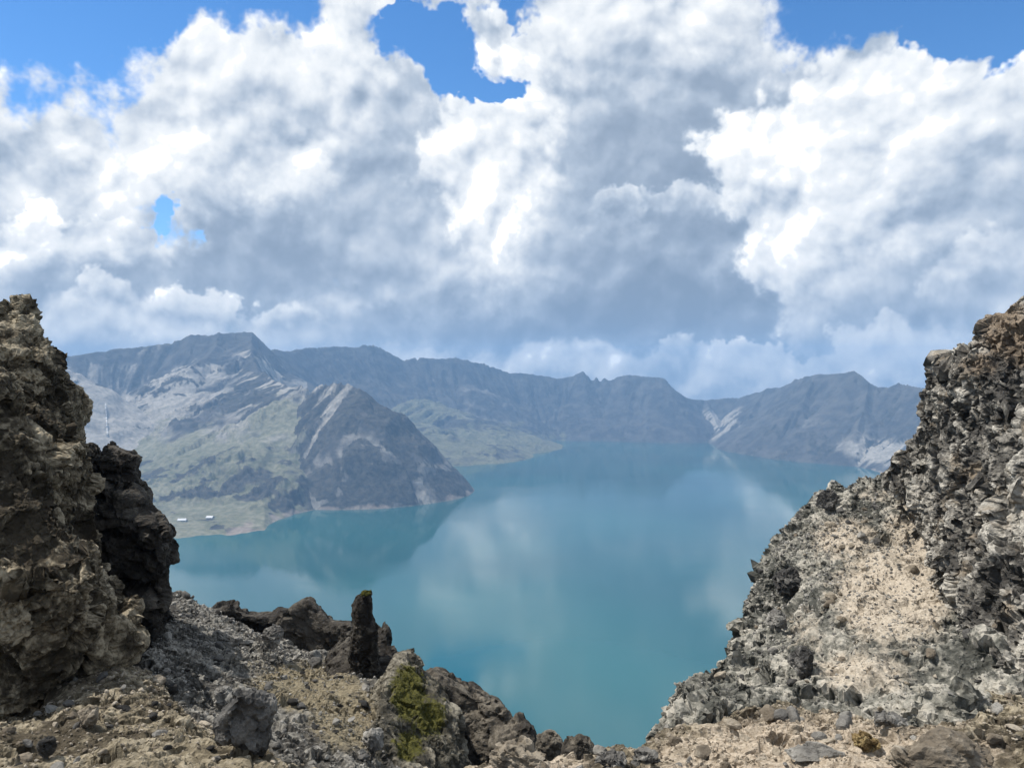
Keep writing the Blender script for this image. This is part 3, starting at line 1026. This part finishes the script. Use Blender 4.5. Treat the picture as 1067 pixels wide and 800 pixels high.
slope = rock("slope", [(676, 810), (688, 782), (700, 755), (710, 741), (722, 724), (740, 706), (757, 688), (766, 670), (774, 652), (778, 632), (783, 615), (794, 592), (804, 574), (818, 557), (831, 541), (843, 524), (851, 513), (862, 509), (868, 503), (880, 508), (905, 503), (925, 500), (942, 494), (960, 480), (1100, 450), (1300, 480), (1300, 920), (676, 920)],
             [(860, 512, 29), (940, 500, 28), (1000, 600, 21), (785, 640, 23), (720, 740, 14), (900, 742, 11.5), (1000, 700, 13), (850, 620, 21.5), (1060, 745, 11), (760, 760, 12)], 5.0, 0.075, M_slope,
             [('fbm', 1.5, 0.25), ('block', 1.0, 0.18), ('block', 0.38, 0.09), ('refine', 0, 0), ('block', 0.17, 0.05), ('block', 0.085, 0.022), ('fbm', 0.07, 0.008)], 11, big=0.4, clip=((None, 15), (None, None), (None, None)),
             attrs={'dust': DUSTY}, smooth=DUSTY, shrink=0.10)
tag(slope, kind='structure')
cliff = rock("cliff", [(934, 502), (944, 482), (955, 466), (962, 455), (960, 440), (964, 425), (968, 408), (972, 392), (971, 380), (976, 372), (988, 372), (990, 365), (1010, 358), (1022, 352), (1030, 344), (1040, 333), (1052, 325), (1067, 314), (1120, 290), (1400, 260), (1400, 790), (990, 780), (985, 735), (985, 700), (995, 670), (998, 640), (985, 610), (965, 575), (948, 540)],
             [(972, 390, 21.5), (955, 480, 22.5), (1060, 330, 19.5), (1060, 500, 15.5), (1000, 640, 15.5), (1060, 740, 12.2), (990, 720, 13.6), (1200, 500, 14)], 5.0, 0.065, M_cliff,
             [('fbm', 1.5, 0.25), ('column', 1.5, 0.20), ('block', 0.6, 0.16), ('refine', 0, 0), ('block', 0.24, 0.075), ('block', 0.11, 0.028), ('fbm', 0.06, 0.006)], 12, big=0.45, k=0.8, shrink=0.12, clip=((None, 14), (None, None), (None, None)),
             attrs={'dust': spots((1060, 350, 60, 40, 0.75), (1020, 380, 40, 25, 0.6), (1050, 330, 40, 25, 0.7))})
tag(cliff, "tall craggy grey rock cliff towering at the right edge", "cliff")
# ------------------------------------------------------------------ loose boulders, stones and gravel
class Landing:
    """finds where a direction of view meets the foreground, and what is hidden there"""
    def __init__(self):
        P_, N_, S_ = [], [], []
        self.names = list(SURF)
        for i, n in enumerate(self.names):
            V, Q = SURF[n]
            P_.append(V); N_.append(normals(V, Q)); S_.append(np.full(len(V), i))
        self.P, self.N, self.S = np.concatenate(P_), np.concatenate(N_), np.concatenate(S_)
        self.u, self.v, self.d = proj(self.P)
        self.facing = (self.N * (self.P - np.array([0, 0, CAM_Z]))).sum(1) < 0
        self.inside = (self.u > -40) & (self.u < 1107) & (self.v > 200) & (self.v < 850)
        bu, bv = ((self.u + 60) / 3).astype(int), (self.v / 3).astype(int)
        ok = self.inside & self.facing
        self.zb = np.full((420, 320), 1e9)
        np.minimum.at(self.zb, (bu[ok], bv[ok]), self.d[ok])
        self.bu, self.bv = np.clip(bu, 0, 419), np.clip(bv, 0, 319)
        self.seen = ok & (self.d < self.zb[self.bu, self.bv] + 0.25)

    def at(self, u, v, r=5):
        k = np.where(self.seen & (np.abs(self.u - u) < r) & (np.abs(self.v - v) < r))[0]
        if not len(k):
            return self.at(u, v, r * 2)
        near = k[self.d[k] < self.d[k].min() + 0.4]
        j = near[np.argmin((self.u[near] - u) ** 2 + (self.v[near] - v) ** 2)]
        n = self.N[near].mean(0)
        return self.P[j], n / np.linalg.norm(n), self.d[j]


LAND = Landing()


def stone_mesh(seed, level, planes=16, flat=1.0, rough=0.05, cut=(0.55, 0.95)):
    bm_ = bpy.data.meshes.new("t")
    import bmesh
    b = bmesh.new()
    bmesh.ops.create_icosphere(b, subdivisions=level, radius=1.0)
    V = np.array([v.co[:] for v in b.verts])
    Q = np.array([[v.index for v in f.verts] for f in b.faces])
    b.free()
    bpy.data.meshes.remove(bm_)
    r_ = np.random.default_rng(seed)
    n = r_.normal(size=(planes, 3))
    n /= np.linalg.norm(n, axis=1, keepdims=True)
    c = r_.uniform(*cut, size=planes)
    dn = V @ n.T
    rad = np.min(np.where(dn > 0.05, c / np.maximum(dn, 0.05), 9), axis=1)
    V = V * np.minimum(rad, 1.0)[:, None]
    V = V * np.array([r_.uniform(0.85, 1.2), r_.uniform(0.75, 1.0), flat * r_.uniform(0.7, 0.95)])
    if rough:
        V = V + V / np.linalg.norm(V, axis=1, keepdims=True) * (fbm((V * 2.2 + seed).astype(np.float32), 5, 0.6, seed) * rough)[:, None]
    return V, Q


def boulder(name, label, u, v, w, hgt, mat, seed, flat=None, turn=0.0, tilt=(0, 0), sink=0.25, rough=0.07, lumps=None, planes=18, depth=None, cut=(0.55, 0.95), parent=None):
    """one boulder whose middle stands at (u, v), w x hgt pixels large"""
    p, n, d = LAND.at(u, v + hgt * 0.35)
    d = depth or d
    a, c = w / 2 / F * d, hgt / 2 / F * d
    V, Q = stone_mesh(seed, 5, planes, 1.0, rough, cut)
    V = V / np.abs(V).max(0) * np.array([a, (a * c) ** 0.5 * 1.0, c])
    V = V @ (rot_z(turn) @ rot_x(tilt[0]) @ rot_y(tilt[1])).T
    cen = unproj(u, v, d)
    V = V + cen
    tone = fbm((V * 3).astype(np.float32), 3, 0.5, seed) * 0.6
    if lumps:
        V, Q, t2 = shatter(V, Q, lumps, seed)
        tone = tone + t2
    o = mesh_obj(name, V, Q, mat, smooth=False, attrs={'tone': tone, 'dust': np.zeros(len(V)), 'moss': np.zeros(len(V))}, origin=cen - np.array([0, 0, c]), parent=parent)
    if label:
        tag(o, label, "boulder" if name == "boulder" else name.replace("_", " "))
    return o


FINE = [('block', 0.16, 0.035), ('block', 0.07, 0.015)]
boulder("boulder", "big dark angular boulder with grooved shaded face on the grey scree", 252, 752, 66, 74, M_boulder, 3, rough=0.05, lumps=[('column', 0.4, 0.04), ('block', 0.12, 0.014)])
boulder("boulder", "pale flat-topped stone propped on the shoulder of the big dark boulder", 232, 727, 26, 24, M_stone, 4, lumps=FINE, depth=13.6)
boulder("boulder", "pale rounded boulder on the scree in front of the black ledge", 283, 664, 26, 26, M_stone, 5, lumps=FINE)
boulder("boulder", "long tilted pale slab lying high on the grey scree", 238, 663, 34, 13, M_stone, 6, tilt=(0, 0.35), lumps=FINE)
boulder("boulder", "pointed pale boulder at the foot of the spire's shadow", 389, 770, 26, 30, M_stone, 8, tilt=(0, 0.3), lumps=FINE)
boulder("boulder", "rounded tan boulder standing alone on the brown rubble at lower left", 91, 746, 24, 30, M_stone_tan, 9, lumps=FINE)
boulder("boulder", "dark stone low on the brown rubble near the lower left corner", 50, 778, 22, 20, M_stone_dark, 10, lumps=FINE)
boulder("boulder", "knobby pale tan boulder at the bottom edge in the middle", 540, 789, 62, 34, M_stone_tan, 11, cut=(0.6, 1.0), lumps=[('block', 0.14, 0.05), ('block', 0.06, 0.02)], depth=6.2)
boulder("boulder", "dark rounded boulder, left one of a pair above the bottom edge", 574, 780, 34, 38, M_bank, 12, cut=(0.75, 1.0), rough=0.08, lumps=[('block', 0.25, 0.035), ('block', 0.1, 0.012)], depth=14.2)
boulder("boulder", "dark rounded boulder, right one of a pair above the bottom edge", 603, 782, 38, 36, M_bank, 13, cut=(0.75, 1.0), rough=0.08, lumps=[('block', 0.25, 0.035), ('block', 0.1, 0.012)], depth=13.8)
boulder("boulder", "dark hollowed boulder jutting from the upper part of the pale slope", 821, 606, 30, 32, M_boulder, 14, cut=(0.75, 1.0), lumps=FINE)
boulder("boulder", "round grey boulder below the dark hollowed one on the pale slope", 810, 646, 22, 24, M_stone, 15, cut=(0.8, 1.0), lumps=FINE)
boulder("boulder", "dark rock knob breaking out low on the pale slope", 838, 690, 30, 38, M_boulder, 16, lumps=FINE)
boulder("boulder", "dark ragged rock crowning the top left corner of the pale slope", 862, 520, 24, 22, M_boulder, 17, lumps=FINE)
boulder("rock_slab", "broad brown layered rock slab in the lower right corner", 985, 794, 130, 56, M_stone_tan, 18, tilt=(0.15, 0.12), turn=0.3, lumps=[('slab', 0.3, 0.05), ('block', 0.08, 0.012)])
boulder("rock_slab", "flat pale grey slab lying on the rubble right of the ochre stone", 925, 750, 44, 14, M_stone, 19, tilt=(0.1, 0.1), lumps=FINE)
boulder("boulder", "ochre brown blocky stone on the rubble at the foot of the pale slope", 900, 772, 26, 24, rock_material("stone_ochre", ((0.16, 0.11, 0.05), (0.33, 0.25, 0.12), (0.46, 0.37, 0.20)), grain=1.6), 20, lumps=FINE)
boulder("rock_slab", "wide pale flat slab half buried in the rubble below the slope", 850, 784, 66, 16, M_stone, 21, tilt=(0.1, 0.05), lumps=[('slab', 0.3, 0.03)])
boulder("boulder", "pale grey block at the bottom where the slope meets the lake", 672, 787, 34, 24, M_stone, 22, lumps=FINE)
boulder("boulder", "whitish wedge-shaped stone at the bottom left of the pale grey block", 636, 792, 36, 20, M_stone, 23, lumps=FINE)

# ---- many loose stones: each one a thing
PROTO = [stone_mesh(100 + i, 3, 14, 1.0, 0.06) for i in range(9)]
proto_me = {}


def stone_copy_mesh(i, mat):
    if (i, mat.name) not in proto_me:
        V, Q = PROTO[i]
        o = mesh_obj("stone", V, Q, mat, smooth=False, attrs={'tone': np.full(len(V), (i % 5 - 2) * 0.3)})
        proto_me[(i, mat.name)] = o.data
        bpy.data.objects.remove(o)
    return proto_me[(i, mat.name)]


def place_stones(surfs, count, lo, hi, mats, label, group, seed, box=(-20, 1087, 300, 815), slope_min=0.15, smin=0.0):
    r_ = np.random.default_rng(seed)
    ids = [LAND.names.index(s_) for s_ in surfs]
    k = np.where(np.isin(LAND.S, ids) & LAND.seen & (LAND.N[:, 2] > slope_min) & (LAND.u > box[0]) & (LAND.u < box[1]) & (LAND.v > box[2]) & (LAND.v < box[3]))[0]
    # spread over the picture, not over the vertices
    pick, used = [], {}
    for j in r_.permutation(k):
        c = (int(LAND.u[j] / 13), int(LAND.v[j] / 13))
        if used.get(c, 0) < 1:
            used[c] = 1
            pick.append(j)
        if len(pick) >= count:
            break
    for j in pick:
        size = lo * (hi / lo) ** (r_.random() ** 2.2)            # pixels across
        rad = size / 2 / F * LAND.d[j]
        mt_ = mats[r_.integers(len(mats))]
        o = bpy.data.objects.new("stone", stone_copy_mesh(int(r_.integers(len(PROTO))), mt_))
        COL.objects.link(o)
        o.location = LAND.P[j] + LAND.N[j] * rad * 0.25
        o.scale = (rad * r_.uniform(0.9, 1.3), rad, rad * r_.uniform(0.6, 1.0))
        o.rotation_euler = (r_.uniform(-0.5, 0.5), r_.uniform(-0.5, 0.5), r_.uniform(0, 6.28))
        tag(o, label, "stone", group)


place_stones(["ground"], 46, 8, 22, [M_stone_tan, M_stone_tan, M_stone, M_stone_dark], "small loose stone lying on the brown rubble at lower left", "loose stones on the left rubble", 1, box=(-20, 420, 600, 815))
place_stones(["ground"], 60, 8, 26, [M_stone_tan, M_stone_tan, M_stone], "small loose stone lying on the pale rubble along the bottom right", "loose stones on the right rubble", 2, box=(600, 1087, 600, 815))
place_stones(["scree_slope"], 85, 6, 17, [M_stone, M_stone, M_stone_dark], "small loose stone lying on the grey scree", "loose stones on the grey scree", 3)
place_stones(["slope"], 75, 5, 15, [M_stone, M_stone_tan, M_stone_tan, M_boulder], "small loose stone resting on the pale slope at right", "loose stones on the pale slope", 4)


# ---- gravel between them
def gravel(name, surfs, count, lo, hi, mat, seed):
    r_ = np.random.default_rng(seed)
    ids = [LAND.names.index(s_) for s_ in surfs]
    k = np.where(np.isin(LAND.S, ids) & LAND.inside & (LAND.N[:, 2] > 0.1))[0]
    js = r_.choice(k, count)
    base = [stone_mesh(300 + i, 1, 10, 1.0, 0.0) for i in range(6)]
    VV, QQ, TT, off = [], [], [], 0
    for j in js:
        V, Q = base[int(r_.integers(6))]
        size = lo * (hi / lo) ** (r_.random() ** 2) / 2 / F * LAND.d[j]
        A_ = rot_z(r_.uniform(0, 6.28)) @ rot_x(r_.uniform(-1, 1))
        VV.append((V * size * r_.uniform(0.6, 1.2, 3)) @ A_.T + LAND.P[j] + LAND.N[j] * size * 0.2)
        QQ.append(Q + off)
        TT.append(np.full(len(V), r_.uniform(-1.2, 1.2)))
        off += len(V)
    V = np.concatenate(VV)
    o = mesh_obj(name, V, np.concatenate(QQ), mat, smooth=False, attrs={'tone': np.concatenate(TT)}, origin=V.mean(0))
    tag(o, kind='stuff')
    return o


gravel("gravel", ["ground"], 11000, 2.0, 8, M_stone_tan, 11)
gravel("scree_gravel", ["scree_slope"], 8000, 2, 6, M_stone, 12)
gravel("slope_gravel", ["slope"], 10000, 1.8, 5.5, M_stone, 13)


# ---- moss: a tuft on the spire and cushions on the mound
def moss_mat(out):
    p = position()
    c = mixc(rampf(noise(p, 14, 4, 0.6), 0.35, 0.65), (0.030, 0.033, 0.007), (0.095, 0.088, 0.020))
    principled(out, c, 0.95, bump(noise(p, 60, 4, 0.6), 0.8, 0.03), 0.1)


M_moss = material("moss", moss_mat)


def moss(parent, surf, n, where, lo, hi, seed):
    r_ = np.random.default_rng(seed)
    V0, Q0 = SURF[surf]
    u, v, d = proj(V0)
    N0 = normals(V0, Q0)
    k = np.where(where(u, v, V0) & ((N0 * (V0 - np.array([0, 0, CAM_Z]))).sum(1) < 0))[0]
    V, Q = stone_mesh(5, 2, 4, 1.0, 0.25, (0.9, 1.0))
    VV, QQ, off = [], [], 0
    for j in r_.choice(k, n):
        s_ = r_.uniform(lo, hi)
        VV.append(V * s_ * r_.uniform(0.6, 1.2, 3) + V0[j] + N0[j] * s_ * 0.15)
        QQ.append(Q + off)
        off += len(V)
    V = np.concatenate(VV)
    return tag(mesh_obj("moss", V, np.concatenate(QQ), M_moss, smooth=False, parent=parent, origin=V.mean(0)), kind='stuff')


topz = SURF["rock_spire"][0][:, 2].max()
moss(spire, "rock_spire", 60, lambda u, v, V: V[:, 2] > topz - 0.10, 0.015, 0.045, 1)
moss(mound, "mossy_mound", 320, lambda u, v, V: ((u - 432) / 30) ** 2 + ((v - 738) / 46) ** 2 + 1.6 * fbm((V * 3).astype(np.float32), 4, 0.6, 3) < 0.9, 0.005, 0.012, 2)

# ------------------------------------------------------------------ far away: two low buildings on the shore and the white line on the scree
def flat_mat(name, col, rough=0.7):
    return material(name, lambda out: principled(out, mixc(noise(position(), 0.6, 3), tuple(c * 0.9 for c in col), col), rough))


M_white = flat_mat("white_render", (0.62, 0.61, 0.58))
M_roof = flat_mat("white_roof_sheet", (0.66, 0.67, 0.68), 0.45)
M_pane = flat_mat("window_glass", (0.05, 0.06, 0.08), 0.15)


def box_mesh(parts):
    VV, QQ = [], []
    for (x0, x1, y0, y1, z0, z1) in parts:
        o = len(VV) * 8
        VV.append(np.array([(x, y, z) for z in (z0, z1) for y in (y0, y1) for x in (x0, x1)], float))
        QQ.append(np.array([(0, 2, 3, 1), (4, 5, 7, 6), (0, 1, 5, 4), (2, 6, 7, 3), (0, 4, 6, 2), (1, 3, 7, 5)]) + o)
    return np.concatenate(VV), np.concatenate(QQ)


def terrain_at(u, v):
    """where a line of sight first meets the mountains"""
    t = np.linspace(2300, 5200, 1500)
    p = unproj(u, v, t)
    a = np.arctan2(p[:, 0], p[:, 1])
    g = np.hypot(p[:, 0], p[:, 1])
    Zg = TZ.reshape(GD.shape)
    ai = np.clip(np.round((a - AZ[0]) / (AZ[1] - AZ[0])).astype(int), 0, len(AZ) - 1)
    di = np.clip(np.searchsorted(DI, g), 0, len(DI) - 1)
    hit = np.where(p[:, 2] < Zg[di, ai])[0]
    return p[hit[0]] if len(hit) else p[-1]


def building(u, v, wpx, hgt, label, turn):
    p = terrain_at(u, v)
    w = wpx / F * p[1]
    e = bpy.data.objects.new("shore_building", None)
    COL.objects.link(e)
    e.location = p + np.array([0, 0, -2.0])
    tag(e, label, "building")
    V, Q = box_mesh([(-w / 2, w / 2, -9, 9, -3, hgt)])
    parts = [mesh_obj("wall", V, Q, M_white, smooth=False)]
    V = np.array([(-w / 2 - 1, -10, hgt + .05), (w / 2 + 1, -10, hgt + .05), (w / 2 + 1, 10, hgt + .05), (-w / 2 - 1, 10, hgt + .05), (-w / 2 - 1, 0, hgt + 4.5), (w / 2 + 1, 0, hgt + 4.5)], float)
    Vt = V + np.array([0, 0, 0.4])
    V = np.concatenate([V, Vt])
    Q = np.array([(6, 7, 11, 10), (8, 9, 10, 11), (1, 0, 4, 5), (3, 2, 5, 4), (0, 1, 7, 6), (2, 3, 9, 8), (1, 2, 5, 5), (3, 0, 4, 4)][:6])
    parts.append(mesh_obj("roof", V, Q, M_roof, smooth=False))
    for i in range(5):
        x = -w / 2 + (i + 0.5) * w / 5
        V, Q = box_mesh([(x - w / 16, x + w / 16, -9.12, -8.9, hgt * 0.25, hgt * 0.7)])
        parts.append(mesh_obj("window", V, Q, M_pane, smooth=False))
    for q in parts:
        q.parent = e
    e.rotation_euler[2] = turn


building(190, 542.5, 8, 5, "long low white building on the far shore, nearer the black rock pillar", 0.15)
building(219, 539.5, 6.5, 4, "smaller low white building on the far shore, farther from the rock pillar", -0.1)

# the white line: a straight flight up the scree
top, bot = terrain_at(110, 421), terrain_at(112, 452)
n_ = 60
ts = np.linspace(0, 1, n_)
line = []
for t in ts:
    line.append(terrain_at(110 + 2 * t, 421 + 33 * t))
line = np.array(line)
VV = []
for sx, dz in ((-3.0, -4), (3.0, -4), (3.0, 2.2), (-3.0, 2.2)):
    VV.append(line + np.array([sx, -1.0, dz]))
VV = np.stack(VV, 1).reshape(-1, 3)
QQ = []
for i in range(n_ - 1):
    for j in range(4):
        a, b = i * 4 + j, i * 4 + (j + 1) % 4
        QQ.append((a, b, b + 4, a + 4))
QQ += [(0, 3, 2, 1), ((n_ - 1) * 4, (n_ - 1) * 4 + 1, (n_ - 1) * 4 + 2, (n_ - 1) * 4 + 3)]
st_ = mesh_obj("stairway", VV, np.array(QQ), M_white, smooth=False, origin=line[-1])
tag(st_, "thin straight white line running down the far pale scree above the black pillar", "stairway")
